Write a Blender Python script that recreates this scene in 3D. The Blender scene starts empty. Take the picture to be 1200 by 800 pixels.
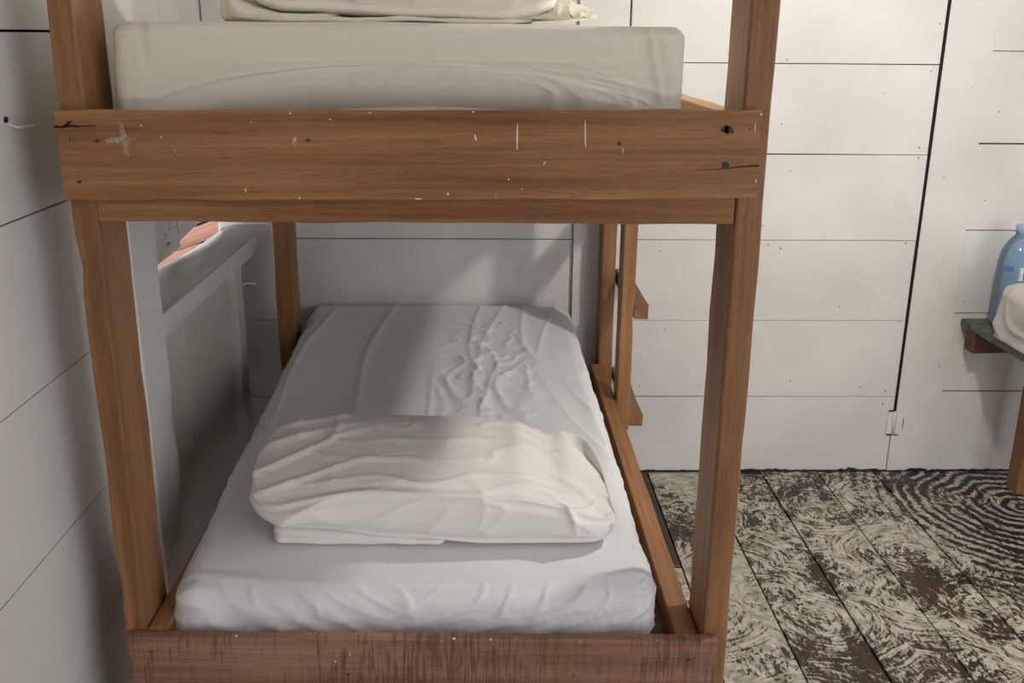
import bpy, bmesh, math, random
import numpy as np
from mathutils import Vector, Matrix, noise

random.seed(7)
S = bpy.context.scene
COL = S.collection

# ------------------------------------------------------------------ camera
F_PX, PITCH, YAW, ROLL, EYE = 1144.0, 0.303097, 0.0255426, 0.0085882, 1.55
cam_d = bpy.data.cameras.new('camera')
cam = bpy.data.objects.new('camera', cam_d)
COL.objects.link(cam)
fw = Vector((math.sin(YAW) * math.cos(PITCH), math.cos(YAW) * math.cos(PITCH), -math.sin(PITCH)))
rt = Vector((math.cos(YAW), -math.sin(YAW), 0))
up = rt.cross(fw)
rt2 = math.cos(ROLL) * rt + math.sin(ROLL) * up
up2 = -math.sin(ROLL) * rt + math.cos(ROLL) * up
M = Matrix((rt2, up2, -fw)).transposed().to_4x4()
M.translation = (0, 0, EYE)
cam.matrix_world = M
cam_d.sensor_fit = 'HORIZONTAL'
cam_d.sensor_width = 36.0
cam_d.lens = 36.0 * F_PX / 1200.0
cam_d.clip_start = 0.02
S.camera = cam

# ------------------------------------------------------------------ world, exposure
W = bpy.data.worlds.new('world')
S.world = W
W.use_nodes = True
W.node_tree.nodes['Background'].inputs[0].default_value = (0.92, 0.915, 0.965, 1)
W.node_tree.nodes['Background'].inputs[1].default_value = 3.6
S.view_settings.view_transform = 'Standard'
S.view_settings.look = 'None'
S.view_settings.gamma = 1.0
S.view_settings.exposure = 0.0
S.view_settings.use_curve_mapping = False

LAMP = (1.12, 1.92, 2.02)          # bare bulb hanging beside the bunk, above the frame
LAMP_W = 45.0

# ------------------------------------------------------------------ helpers
def tag(o, label=None, cat=None, group=None, kind=None):
    if label: o['label'] = label
    if cat: o['category'] = cat
    if group: o['group'] = group
    if kind: o['kind'] = kind
    return o

def link(name, me, mat=None, parent=None, loc=None, rot=None):
    o = bpy.data.objects.new(name, me)
    COL.objects.link(o)
    if me is not None and mat is not None and not me.materials:
        me.materials.append(mat)
    if parent: 
        o.parent = parent
        o.matrix_parent_inverse = parent.matrix_basis.inverted()
    if loc is not None: o.location = loc
    if rot is not None: o.rotation_euler = rot
    return o

def empty(name, loc=(0, 0, 0)):
    o = bpy.data.objects.new(name, None)
    o.empty_display_size = 0.1
    COL.objects.link(o)
    o.location = loc
    return o

def pydata(name, v, f, smooth=False):
    me = bpy.data.meshes.new(name)
    me.from_pydata([tuple(p) for p in v], [], [tuple(int(i) for i in q) for q in f])
    bm = bmesh.new(); bm.from_mesh(me)
    bmesh.ops.recalc_face_normals(bm, faces=bm.faces)
    bm.to_mesh(me); bm.free()
    if smooth:
        me.polygons.foreach_set('use_smooth', [True] * len(me.polygons))
    me.update()
    return me

def sweep_mesh(name, L, a, b, r=0.003, n=None, rough=0.0006, seed=0, corner=None, skew=0.0, chips=0):
    """piece of timber: length L along local x, section a (y) by b (z), eased edges, a little uneven."""
    n = n or max(2, min(40, int(L / 0.05)))
    sec = []
    for sx, sz in ((1, 1), (-1, 1), (-1, -1), (1, -1)):
        cy, cz = sx * (a / 2 - r), sz * (b / 2 - r)
        base = {(1, 1): 0, (-1, 1): 90, (-1, -1): 180, (1, -1): 270}[(sx, sz)]
        for d in (8, 45, 82):
            t = math.radians(base + d)
            sec.append((cy + r * math.cos(t), cz + r * math.sin(t)))
    m = len(sec)
    rnd = random.Random(seed)
    chip = [(rnd.randrange(4), rnd.uniform(-L / 2, L / 2), rnd.uniform(0.01, 0.04), rnd.uniform(0.002, 0.006)) for _ in range(chips)]
    V, Fc = [], []
    for i in range(n + 1):
        x = -L / 2 + L * i / n
        for k, (y, z) in enumerate(sec):
            e = noise.noise(Vector((x * 9 + seed * 3.1, k // 3 * 5.3, seed))) * rough * 2
            s = 1 + e / max(a, b) * 4
            yy, zz = y * s, z * s
            for (q, cx, cw, cd) in chip:
                if k // 3 == q:
                    h = max(0, 1 - abs(x - cx) / cw)
                    yy -= math.copysign(cd * h, y); zz -= math.copysign(cd * h, z)
            V.append((x + skew * z * (1 if i in (0, n) else 0), yy, zz))
    for i in range(n):
        for k in range(m):
            Fc.append((i * m + k, i * m + (k + 1) % m, (i + 1) * m + (k + 1) % m, (i + 1) * m + k))
    Fc.append(tuple(range(m - 1, -1, -1)))
    Fc.append(tuple(n * m + k for k in range(m)))
    return pydata(name, V, Fc)

_seed = [10]
def timber(name, x0, x1, y0, y1, z0, z1, axis, mat, parent, r=0.003, rough=0.0006, tilt=(0, 0, 0), chips=0, kind=None):
    _seed[0] += 1
    c = ((x0 + x1) / 2, (y0 + y1) / 2, (z0 + z1) / 2)
    dx, dy, dz = x1 - x0, y1 - y0, z1 - z0
    if axis == 'x':   L, a, b, R = dx, dy, dz, Matrix.Identity(3)
    elif axis == 'y': L, a, b, R = dy, dx, dz, Matrix.Rotation(math.pi / 2, 3, 'Z')
    else:             L, a, b, R = dz, dy, dx, Matrix.Rotation(-math.pi / 2, 3, 'Y')
    me = sweep_mesh(name, L, a, b, min(r, a / 2.2, b / 2.2), rough=rough, seed=_seed[0], chips=chips)
    o = link(name, me, mat, parent)
    T = Matrix.Rotation(tilt[0], 3, 'X') @ Matrix.Rotation(tilt[1], 3, 'Y') @ Matrix.Rotation(tilt[2], 3, 'Z')
    o.rotation_euler = (T @ R).to_euler()
    o.location = c
    if kind: o['kind'] = kind
    return o

def quadboard(name, corners, depth, nrm, mat, parent, bev=0.0015):
    """flat board from four front corners (in order), thickness 'depth' backwards along -nrm."""
    nv = Vector(nrm)
    c = sum((Vector(p) for p in corners), Vector()) / 4
    fr = [Vector(p) - c for p in corners]
    inner = []
    for p in fr:
        q = p.copy(); L = q.length
        q = q * (1 - bev * 1.4 / L)
        inner.append(q)
    V = inner + [p - nv * bev for p in fr] + [p - nv * depth for p in fr]
    Fc = [(0, 1, 2, 3)]
    for k in range(4):
        j = (k + 1) % 4
        Fc += [(k, 4 + k, 4 + j, j), (4 + k, 8 + k, 8 + j, 4 + j)]
    Fc.append((11, 10, 9, 8))
    return link(name, pydata(name, V, Fc), mat, parent, loc=c)

def disc_mesh(name, r, h, n=7, jag=0.0, seed=0):
    rnd = random.Random(seed)
    rr = [r * (1 + rnd.uniform(-jag, jag)) for _ in range(n)]
    V = [(rr[k] * math.cos(2 * math.pi * k / n), rr[k] * math.sin(2 * math.pi * k / n), z) for z in (0, h) for k in range(n)]
    Fc = [tuple(range(n - 1, -1, -1)), tuple(range(n, 2 * n))] + [(k, (k + 1) % n, n + (k + 1) % n, n + k) for k in range(n)]
    return pydata(name, V, Fc)

def tube_mesh(name, pts, rad, n=8):
    pts = [Vector(p) for p in pts]
    if not hasattr(rad, '__len__'): rad = [rad] * len(pts)
    V, Fc = [], []
    for i, p in enumerate(pts):
        t = (pts[min(i + 1, len(pts) - 1)] - pts[max(i - 1, 0)]).normalized()
        u = t.orthogonal().normalized(); w = t.cross(u)
        if i and u.dot(pu) < 0.99:
            u = (pu - t * pu.dot(t)).normalized(); w = t.cross(u)
        pu = u
        for k in range(n):
            a = 2 * math.pi * k / n
            V.append(p + (u * math.cos(a) + w * math.sin(a)) * rad[i])
    for i in range(len(pts) - 1):
        for k in range(n):
            Fc.append((i * n + k, i * n + (k + 1) % n, (i + 1) * n + (k + 1) % n, (i + 1) * n + k))
    Fc.append(tuple(range(n - 1, -1, -1))); Fc.append(tuple((len(pts) - 1) * n + k for k in range(n)))
    return pydata(name, V, Fc, True)

def lathe_mesh(name, prof, n=32, close=True):
    V, Fc = [], []
    for (r, z) in prof:
        for k in range(n):
            a = 2 * math.pi * k / n
            V.append((r * math.cos(a), r * math.sin(a), z))
    for i in range(len(prof) - 1):
        for k in range(n):
            Fc.append((i * n + k, i * n + (k + 1) % n, (i + 1) * n + (k + 1) % n, (i + 1) * n + k))
    if close:
        Fc.append(tuple(range(n - 1, -1, -1))); Fc.append(tuple((len(prof) - 1) * n + k for k in range(n)))
    return pydata(name, V, Fc, True)

# ------------------------------------------------------------------ node helpers
class NT:
    def __init__(s, name):
        s.m = bpy.data.materials.new(name); s.m.use_nodes = True
        s.t = s.m.node_tree; s.b = s.t.nodes['Principled BSDF']
    def n(s, typ, **k):
        nd = s.t.nodes.new(typ)
        for a, v in k.items(): setattr(nd, a, v)
        return nd
    def set(s, sock, v):
        if isinstance(v, bpy.types.NodeSocket): s.t.links.new(v, sock)
        elif v is not None:
            if hasattr(sock.default_value, '__len__') and not hasattr(v, '__len__'): v = (v,) * len(sock.default_value)
            if hasattr(v, '__len__') and len(sock.default_value) == 4 and len(v) == 3: v = (*v, 1)
            sock.default_value = v
    def math(s, op, a, b=None, c=None, clamp=False):
        nd = s.n('ShaderNodeMath', operation=op, use_clamp=clamp)
        for i, v in enumerate((a, b, c)):
            if v is not None: s.set(nd.inputs[i], v)
        return nd.outputs[0]
    def vm(s, op, a, b=None, out=0):
        nd = s.n('ShaderNodeVectorMath', operation=op)
        s.set(nd.inputs[0], a)
        if b is not None: s.set(nd.inputs[3] if op == 'SCALE' else nd.inputs[1], b)
        return nd.outputs[out]
    def noise(s, vec, scale=1.0, detail=3.0, rough=0.55, dist=0.0):
        nd = s.n('ShaderNodeTexNoise')
        s.set(nd.inputs['Vector'], vec); s.set(nd.inputs['Scale'], scale); s.set(nd.inputs['Detail'], detail)
        s.set(nd.inputs['Roughness'], rough); s.set(nd.inputs['Distortion'], dist)
        return nd.outputs[0]
    def ramp(s, f, *st):
        nd = s.n('ShaderNodeValToRGB'); cr = nd.color_ramp
        while len(cr.elements) < len(st): cr.elements.new(0.5)
        for e, (p, c) in zip(cr.elements, st):
            e.position = p
            e.color = (*c, 1) if hasattr(c, '__len__') else (c, c, c, 1)
        s.set(nd.inputs[0], f); return nd.outputs[0]
    def mix(s, f, a, b, blend='MIX'):
        nd = s.n('ShaderNodeMix', data_type='RGBA', blend_type=blend)
        s.set(nd.inputs[0], f); s.set(nd.inputs[6], a); s.set(nd.inputs[7], b)
        return nd.outputs[2]
    def bump(s, h, dist, strength=1.0, prev=None):
        nd = s.n('ShaderNodeBump'); nd.inputs['Distance'].default_value = dist; nd.inputs['Strength'].default_value = strength
        s.set(nd.inputs['Height'], h)
        if prev is not None: s.set(nd.inputs['Normal'], prev)
        return nd.outputs[0]
    def obj(s): return s.n('ShaderNodeTexCoord').outputs['Object']
    def pos(s): return s.n('ShaderNodeNewGeometry').outputs['Position']
    def rnd(s): return s.n('ShaderNodeObjectInfo').outputs['Random']
    def done(s, color=None, rough=None, normal=None, spec=None):
        if color is not None: s.set(s.b.inputs['Base Color'], color)
        if rough is not None: s.set(s.b.inputs['Roughness'], rough)
        if normal is not None: s.set(s.b.inputs['Normal'], normal)
        if spec is not None: s.b.inputs['Specular IOR Level'].default_value = spec
        return s.m

def wood(name, dark, mid, light, saw=0.0, rough=0.55, streak=1.0):
    w = NT(name)
    o = w.obj(); r = w.rnd()
    off = w.n('ShaderNodeCombineXYZ'); w.set(off.inputs[0], w.math('MULTIPLY', r, 31.0)); w.set(off.inputs[1], w.math('MULTIPLY', r, 17.0)); w.set(off.inputs[2], w.math('MULTIPLY', r, 5.0))
    p = w.vm('ADD', o, off.outputs[0])
    warp = w.noise(w.vm('MULTIPLY', p, (1.6, 6, 6)), 1, 2)
    g1 = w.noise(w.vm('MULTIPLY', p, (0.7, 26, 26)), 1, 3, 0.5, 0.5)
    g2 = w.noise(w.vm('MULTIPLY', p, (5, 160, 160)), 1, 3, 0.6)
    g3 = w.noise(w.vm('MULTIPLY', p, (22, 520, 520)), 1, 2, 0.5)
    big = w.noise(w.vm('MULTIPLY', p, (2.2, 5, 5)), 1, 2)
    f = w.math('ADD', w.math('MULTIPLY', g1, 0.55 * streak), w.math('MULTIPLY', g2, 0.3))
    f = w.math('ADD', f, w.math('MULTIPLY', big, 0.35))
    f = w.math('ADD', f, 0.5 - 0.5 * (0.55 * streak + 0.65))
    c = w.ramp(f, (0.32, dark), (0.5, mid), (0.68, light))
    pores = w.ramp(g3, (0.60, 0.0), (0.70, 1.0))
    c = w.mix(w.math('MULTIPLY', pores, 0.45), c, tuple(x * 0.45 for x in dark))
    c = w.mix(w.math('MULTIPLY', w.ramp(warp, (0.6, 0.0), (0.75, 1.0)), 0.35), c, dark)
    tone = w.math('ADD', 0.86, w.math('MULTIPLY', r, 0.26))
    c = w.mix(1.0, c, tone, 'MULTIPLY')
    h = w.math('ADD', w.math('MULTIPLY', g2, 0.5), g3)
    if saw:
        s1 = w.noise(w.vm('MULTIPLY', p, (210, 13, 13)), 1, 3, 0.6, 0.25)
        s2 = w.noise(w.vm('MULTIPLY', p, (7, 3, 9)), 1, 2)
        m = w.ramp(w.math('ADD', s1, w.math('MULTIPLY', w.math('SUBTRACT', s2, 0.5), 0.55)), (0.50, 0.0), (0.66, 1.0))
        c = w.mix(w.math('MULTIPLY', m, saw), c, tuple(x * 0.42 for x in dark))
        h = w.math('SUBTRACT', h, w.math('MULTIPLY', m, 0.8))
    return w.done(c, w.math('ADD', rough - 0.08, w.math('MULTIPLY', g2, 0.2)), w.bump(h, 0.0006, 0.6), 0.35)

WOOD = wood('bunk_timber', (0.165, 0.072, 0.028), (0.30, 0.140, 0.056), (0.43, 0.222, 0.096), streak=1.15)
WOOD_POST = wood('post_timber', (0.155, 0.070, 0.029), (0.265, 0.128, 0.055), (0.37, 0.19, 0.085), streak=0.9)
WOOD_SAWN = wood('sawn_timber', (0.17, 0.082, 0.052), (0.29, 0.150, 0.098), (0.39, 0.225, 0.155), saw=0.62)
WOOD_RAW = wood('raw_timber', (0.23, 0.125, 0.05), (0.36, 0.21, 0.09), (0.48, 0.30, 0.14))
WOOD_DARK = wood('dark_timber', (0.06, 0.03, 0.018), (0.10, 0.05, 0.028), (0.15, 0.08, 0.045))

def paint_mat(name, col, dirt=0.5):
    w = NT(name); p = w.pos()
    a = w.noise(p, 3.2, 4); b = w.noise(w.vm('MULTIPLY', p, (14, 14, 60)), 1, 4, 0.6)
    c2 = tuple(x * 0.86 for x in col)
    c = w.mix(w.ramp(a, (0.35, 0.0), (0.75, 1.0)), col, c2)
    sp = w.noise(w.vm('MULTIPLY', p, (38, 38, 70)), 1, 3, 0.7)
    c = w.mix(w.math('MULTIPLY', w.ramp(sp, (0.70, 0.0), (0.78, 1.0)), dirt), c, (0.30, 0.27, 0.23))
    fine = w.noise(p, 160, 3)
    h = w.math('ADD', b, w.math('MULTIPLY', fine, 0.35))
    return w.done(c, 0.42, w.bump(h, 0.0016, 0.5), 0.4)
PAINT = paint_mat('white_wall_paint', (0.73, 0.715, 0.68), 0.35)
PAINT_SILL = paint_mat('shaded_sill_paint', (0.46, 0.44, 0.40), 0.9)  # greyed to paint in the dimmer light on the sill top
PAINT_OLD = paint_mat('grimy_wall_paint', (0.66, 0.63, 0.58), 0.7)

def flat(name, col, rough=0.6, metal=0.0):
    w = NT(name); w.b.inputs['Metallic'].default_value = metal
    a = w.noise(w.pos(), 45, 3)
    return w.done(w.mix(a, tuple(x * 0.8 for x in col), tuple(min(1, x * 1.2) for x in col)), rough)
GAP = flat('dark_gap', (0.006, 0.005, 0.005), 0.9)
BLACK = flat('nail_rust', (0.012, 0.009, 0.008), 0.7)
FLECK = flat('paint_fleck', (0.72, 0.69, 0.62), 0.6)
BRONZE = flat('bulb_socket', (0.05, 0.045, 0.04), 0.4)
CRACK = flat('crack_dark', (0.02, 0.01, 0.006), 0.9)
TERRA = flat('terracotta', (0.42, 0.215, 0.14), 0.8)
SCAR = flat('scar_grey', (.22, .20, .18), .8)
STAIN = flat('dark_bolt_stain', (0.03, 0.022, 0.018), 0.7)

def cloth(name, col, trans=0.0):
    w = NT(name); o = w.obj()
    a = w.noise(o, 5, 4)
    c = w.mix(a, tuple(x * 0.93 for x in col), col)
    weave = w.noise(o, 700, 2)
    fine = w.noise(o, 38, 4, 0.6, 0.6)
    h = w.math('ADD', w.math('MULTIPLY', fine, 1.0), w.math('MULTIPLY', weave, 0.12))
    w.b.inputs['Sheen Weight'].default_value = 0.15
    return w.done(c, 0.82, w.bump(h, 0.0022, 0.45), 0.2)
SHEET = cloth('white_sheet', (0.755, 0.76, 0.775))
CASE = cloth('pillowcase', (0.86, 0.84, 0.80))
CREAM = cloth('cream_sheet', (0.70, 0.66, 0.57))
CASE_CREAM = cloth('cream_pillowcase', (0.85, 0.80, 0.68))

# ------------------------------------------------------------------ structure: floor
def floor_mat():
    w = NT('worn_painted_floor')
    p = w.vm('MULTIPLY', w.pos(), (1, 1, 0))
    wear = w.n('ShaderNodeAttribute', attribute_type='OBJECT', attribute_name='wear').outputs['Fac']
    warp = w.n('ShaderNodeTexNoise'); w.set(warp.inputs['Vector'], p); warp.inputs['Scale'].default_value = 5; warp.inputs['Detail'].default_value = 3
    pw = w.vm('ADD', p, w.vm('SCALE', w.vm('SUBTRACT', warp.outputs['Color'], (0.5, 0.5, 0.5)), 0.07))
    # brush strokes curling round scattered centres
    ps = w.vm('SCALE', pw, 3.3)
    vo = w.n('ShaderNodeTexVoronoi'); w.set(vo.inputs['Vector'], ps); vo.inputs['Scale'].default_value = 1.0
    d = w.vm('SUBTRACT', ps, vo.outputs['Position'])
    sx = w.n('ShaderNodeSeparateXYZ'); w.set(sx.inputs[0], d)
    ang = w.math('ARCTAN2', sx.outputs[1], sx.outputs[0])
    rad = vo.outputs['Distance']
    sc = w.n('ShaderNodeSeparateColor'); w.set(sc.inputs[0], vo.outputs['Color'])
    cv = w.n('ShaderNodeCombineXYZ')
    w.set(cv.inputs[0], w.math('MULTIPLY', rad, 30.0)); w.set(cv.inputs[1], w.math('MULTIPLY', ang, 2.2)); w.set(cv.inputs[2], w.math('MULTIPLY', sc.outputs[0], 40.0))
    stroke = w.noise(cv.outputs[0], 1.0, 4, 0.62, 0.5)
    # scratchy strokes along and across the boards
    scr = w.noise(w.vm('MULTIPLY', pw, (95, 36, 1)), 1, 5, 0.7, 0.8)
    big = w.noise(p, 2.6, 4, 0.6)
    f = w.math('ADD', w.math('MULTIPLY', stroke, 0.55), w.math('MULTIPLY', scr, 0.65))
    f = w.math('ADD', f, w.math('MULTIPLY', big, 0.55))
    patches = w.ramp(w.noise(w.vm('MULTIPLY', pw, (5.5, 2.6, 1)), 1, 3, .6), (.50, 0.0), (.66, 1.0))
    f = w.math('SUBTRACT', w.math('ADD', f, wear), w.math('MULTIPLY', patches, .13))
    # big black and white spiral by the far right corner
    sp = w.vm('SUBTRACT', pw, (1.86, 3.03, 0))
    dist = w.vm('LENGTH', sp, out=1)
    s2 = w.n('ShaderNodeSeparateXYZ'); w.set(s2.inputs[0], sp)
    a2 = w.math('ARCTAN2', s2.outputs[1], s2.outputs[0])
    ring = w.math('SINE', w.math('ADD', w.math('MULTIPLY', dist, 150.0), w.math('ADD', a2, w.math('MULTIPLY', w.noise(pw, 6, 3), 11.0))))
    near = w.ramp(w.math('ADD', dist, w.math('MULTIPLY', w.math('SUBTRACT', big, 0.5), 0.5)), (0.36, 1.0), (0.66, 0.0))
    fr = w.math('ADD', w.math('MULTIPLY', ring, 0.12), w.math('ADD', 0.80, w.math('MULTIPLY', w.math('SUBTRACT', scr, 0.5), 0.5)))
    brk = w.ramp(w.noise(p, 6, 3), (.36, .1), (.52, 1.0))
    near = w.math('MULTIPLY', near, brk)
    mx = w.n('ShaderNodeMix'); w.set(mx.inputs[0], w.math('MULTIPLY', near, 0.84)); w.set(mx.inputs[2], f); w.set(mx.inputs[3], fr)
    f = mx.outputs[0]
    cover = w.ramp(f, (0.80, 0.0), (0.86, 1.0))
    n2 = w.noise(w.vm('MULTIPLY', p, (30, 3, 1)), 1, 4, 0.6, 0.5)
    bare = w.ramp(n2, (0.3, (0.020, 0.013, 0.009)), (0.55, (0.050, 0.028, 0.016)), (0.8, (0.10, 0.05, 0.026)))
    bare = w.mix(w.math('MULTIPLY', near, 0.9), bare, (0.014, 0.014, 0.014))
    n3 = w.noise(w.vm('MULTIPLY', pw, (26, 20, 1)), 1, 4, 0.65)
    paint = w.ramp(n3, (0.3, (0.30, 0.275, 0.215)), (0.55, (0.55, 0.52, 0.435)), (0.8, (0.68, 0.65, 0.56)))
    # grey scuffing on the paint along the strokes
    paint = w.mix(w.math('MULTIPLY', w.ramp(stroke, (0.42, 1.0), (0.54, 0.0)), 0.55), paint, (0.16, 0.145, 0.12))
    c = w.mix(cover, bare, paint)
    h = w.math('ADD', w.math('MULTIPLY', cover, 1.0), w.math('MULTIPLY', n2, 0.4))
    return w.done(c, w.math('ADD', 0.38, w.math('MULTIPLY', n3, 0.25)), w.bump(h, 0.0012, 0.7), 0.4)
FLOOR = floor_mat()

WALL_Y, WALL_X, RIGHT_X, BACK_OPEN = 3.333, -0.76, 3.3, -1.6
floor = tag(link('floor', pydata('floor', [(-1.0, BACK_OPEN, -0.03), (RIGHT_X, BACK_OPEN, -0.03), (RIGHT_X, 3.5, -0.03), (-1.0, 3.5, -0.03),
                                          (-1.0, BACK_OPEN, -0.10), (RIGHT_X, BACK_OPEN, -0.10), (RIGHT_X, 3.5, -0.10), (-1.0, 3.5, -0.10)],
                                [(0, 1, 2, 3), (7, 6, 5, 4), (0, 4, 5, 1), (1, 5, 6, 2), (2, 6, 7, 3), (3, 7, 4, 0)]), GAP), kind='structure')
x = -0.87
k = 0
edges = []
while x < RIGHT_X - 0.02:
    edges.append((x, min(x + 0.2068, RIGHT_X))); x += 0.2125
# seams land at 0.81, 1.02, 1.235, 1.45, 1.67 from the camera axis
sh = 0.8105 - edges[8][0]
rw = random.Random(3)
for i, (a, b) in enumerate(edges):
    a += sh; b = min(b + sh, RIGHT_X)
    if a > RIGHT_X - 0.03: break
    segs = [(BACK_OPEN, 3.345)]
    if i == 6: segs = [(BACK_OPEN, 2.640), (2.645, 3.345)]
    for j, (y0, y1) in enumerate(segs):
        g = rw.uniform(-0.0015, 0.001)
        o = quadboard('plank', [(a, y0, g), (b, y0, g), (b, y1, g), (a, y1, g)], 0.028, (0, 0, 1), FLOOR, floor, 0.003)
        o['wear'] = {6: (0.10, -0.40)[j], 7: 0.06, 8: -0.03, 9: -0.01, 10: 0.0, 11: -0.02, 12: -.03}.get(i, 0.02)

# ------------------------------------------------------------------ structure: back wall, door, frames
wall_back = tag(link('wall_back', pydata('wall_back', [(-0.925, WALL_Y + .03, 0), (RIGHT_X, WALL_Y + .03, 0), (RIGHT_X, WALL_Y + .03, 2.62), (-0.925, WALL_Y + .03, 2.62),
                                                      (-0.925, WALL_Y + .08, 0), (RIGHT_X, WALL_Y + .08, 0), (RIGHT_X, WALL_Y + .08, 2.62), (-0.925, WALL_Y + .08, 2.62)],
                                       [(0, 1, 2, 3), (7, 6, 5, 4), (0, 4, 5, 1), (1, 5, 6, 2), (2, 6, 7, 3), (3, 7, 4, 0)]), GAP), kind='structure')
def courses(parent, x0, x1, zs, gaps, mat, y=WALL_Y, name='board'):
    for i in range(len(zs) - 1):
        gl, gr = gaps[i]; tl, tr = gaps[i + 1] if i + 1 < len(gaps) else (0.001, 0.001)
        yy = y + random.uniform(-0.0008, 0.0008)
        quadboard(name, [(x0, yy, zs[i] + gl / 2), (x1, yy, zs[i] + gr / 2), (x1, yy, zs[i + 1] - tr / 2), (x0, yy, zs[i + 1] - tl / 2)], 0.025, (0, -1, 0), mat, parent)
ZB = [0.004, 0.2984, 0.5871, 0.8788, 1.1749, 1.4709, 1.765, 2.06, 2.355, 2.62]
GB = [(0, 0), (.003, .0005), (.0025, .0025), (.003, .003), (.002, .0025), (.002, .0015), (.002, .002), (.002, .002), (.002, .002)]
courses(wall_back, -0.925, 0.2935, ZB, GB, PAINT)
ZR = [0.004, 0.3183, 0.6151, 0.9157, 1.2139, 1.5157, 1.82, 2.12, 2.42, 2.62]
GR = [(0, 0), (.0045, .005), (.003, .004), (.003, .005), (.005, .006), (.002, .006), (.003, .003), (.003, .003), (.003, .003)]
courses(wall_back, 1.6668, RIGHT_X - .005, ZR, GR, PAINT)
door = empty('door_1', (0.98, WALL_Y, 0)); tag(door, kind='structure')
GD = [(0, 0), (.0045, .001), (.0015, .0012), (.002, .0018), (.0065, .0015), (.002, .003), (.002, .002), (.002, .002), (.002, .002)]
courses(door, 0.466, 1.4965, ZB, GD, PAINT, WALL_Y - .002)
trim_1 = empty('trim_1', (0.375, WALL_Y, 0)); tag(trim_1, kind='structure')
quadboard('board', [(0.2945, WALL_Y - .018, .004), (0.4575, WALL_Y - .018, .004), (0.4575, WALL_Y - .018, 2.62), (0.2945, WALL_Y - .018, 2.62)], 0.045, (0, -1, 0), PAINT, trim_1, 0.003)
trim_2 = empty('trim_2', (1.58, WALL_Y, 0)); tag(trim_2, kind='structure')
pl = [(1.4985, .004), (1.665, .004), (1.666, 2.62), (1.5068, 2.62), (1.5058, .243), (1.4985, .243)]
link('board', pydata('board', [(x_, WALL_Y - .006, z_) for x_, z_ in pl] + [(x_, WALL_Y + .024, z_) for x_, z_ in pl],
     [tuple(range(6)), tuple(range(11, 5, -1))] + [(k_, (k_ + 1) % 6, 6 + (k_ + 1) % 6, 6 + k_) for k_ in range(6)]), PAINT, trim_2)
quadboard('gap_shade_strip', [(1.4967, WALL_Y - .0035, .243), (1.5057, WALL_Y - .0035, .243), (1.5067, WALL_Y - .0035, 2.62), (1.4967, WALL_Y - .0035, 2.62)], .02, (0, -1, 0), GAP, door, .0003)
# black strip paints shade between door and frame, widens upwards; narrow frame foot above
# nail holes on the boards
nail = disc_mesh('nail_head', 0.0024, 0.0015, 7, 0.25, 1)
def nails(parent, pts, mat=BLACK, y=WALL_Y):
    for (xx, zz, s) in pts:
        o = link('nail_head', nail, mat, parent, loc=(xx, y - .0003, zz), rot=(math.pi / 2, 0, 0)); o.scale = (s, s, 1)
nails(door, [(0.80, 1.612, 1), (0.985, 1.483, 1), (0.985, 1.275, .8), (1.463, 1.20, 1), (1.465, 1.165, 1.1), (1.462, 1.20, .8), (1.47, 1.45, .8),
             (0.95, .93, .9), (0.975, .862, 1), (1.02, .85, 1.2), (1.46, .87, 1), (1.475, .585, .9), (1.36, .335, 1), (1.455, .32, 1), (1.452, .27, 1), (.60, .84, .8), (.63, .555, .9), (1.03, 1.12, .8), (1.25, .64, .8), (1.10, .36, .9), (1.478, 1.60, .8), (.55, .34, .8)], y=WALL_Y - .003)
nails(wall_back, [(-.2, .95, .8), (.15, 1.12, .8), (1.72, 1.02, .8), (1.73, .42, 1), (1.70, .66, .8), (1.72, 1.32, .8), (2.1, 1.4, .8)])
nails(trim_2, [(1.56, 1.1, .8), (1.64, .42, .9), (1.60, .8, .6), (1.615, 1.40, .6)], y=WALL_Y - .007)
# painted-over hinge at the foot of the door
def hpart(nm, x0, x1, z0, z1, y0, y1, mat, bev=.001):
    return quadboard(nm, [(x0, y0, z0), (x1, y0, z0), (x1, y0, z1), (x0, y0, z1)], y1 - y0, (0, -1, 0), mat, door, bev)
hpart('hinge_leaf', 1.477, 1.497, .150, .240, WALL_Y - .006, WALL_Y + .002, PAINT)
hpart('hinge_leaf', 1.508, 1.534, .150, .240, WALL_Y - .009, WALL_Y - .002, PAINT)
link('hinge_barrel', tube_mesh('hinge_barrel', [(1.502, WALL_Y - .006, .148), (1.502, WALL_Y - .006, .242)], .0055), PAINT, door)
for (x0, x1, z0, z1) in ((1.478, 1.506, .2405, .2445), (1.480, 1.522, .1465, .1495), (1.5345, 1.5365, .173, .212)):
    hpart('hinge_gap', x0, x1, z0, z1, WALL_Y - .0092, WALL_Y - .004, BLACK, .0004)
# frayed dark edge where the wall paint stops at the floor
rnd = random.Random(5)
def frayed(x0, x1, hmax, step=0.012):
    n = int((x1 - x0) / step); V = []; Fc = []
    for i in range(n + 1):
        xx = x0 + (x1 - x0) * i / n
        h = max(0.001, hmax * (0.35 + 0.9 * noise.noise(Vector((xx * 14, 3.3, 0)))) + rnd.uniform(-.003, .004))
        for yy in (WALL_Y - .012, WALL_Y - .0005):
            V += [(xx, yy, 0.001), (xx, yy, 0.002 + h)]
    for i in range(n):
        a, b = i * 4, (i + 1) * 4
        Fc += [(a, b, b + 1, a + 1), (a + 1, b + 1, b + 3, a + 3), (a + 3, b + 3, b + 2, a + 2)]
    return pydata('bare_edge', V, Fc)
link('bare_edge', frayed(0.5, 0.98, .004), BLACK, wall_back)
link('bare_edge', frayed(0.98, 1.35, .010), BLACK, wall_back)
link('bare_edge', frayed(1.35, 1.65, .022, .02), BLACK, wall_back)
link('bare_edge', frayed(1.67, 2.3, .004), BLACK, wall_back)

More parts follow.
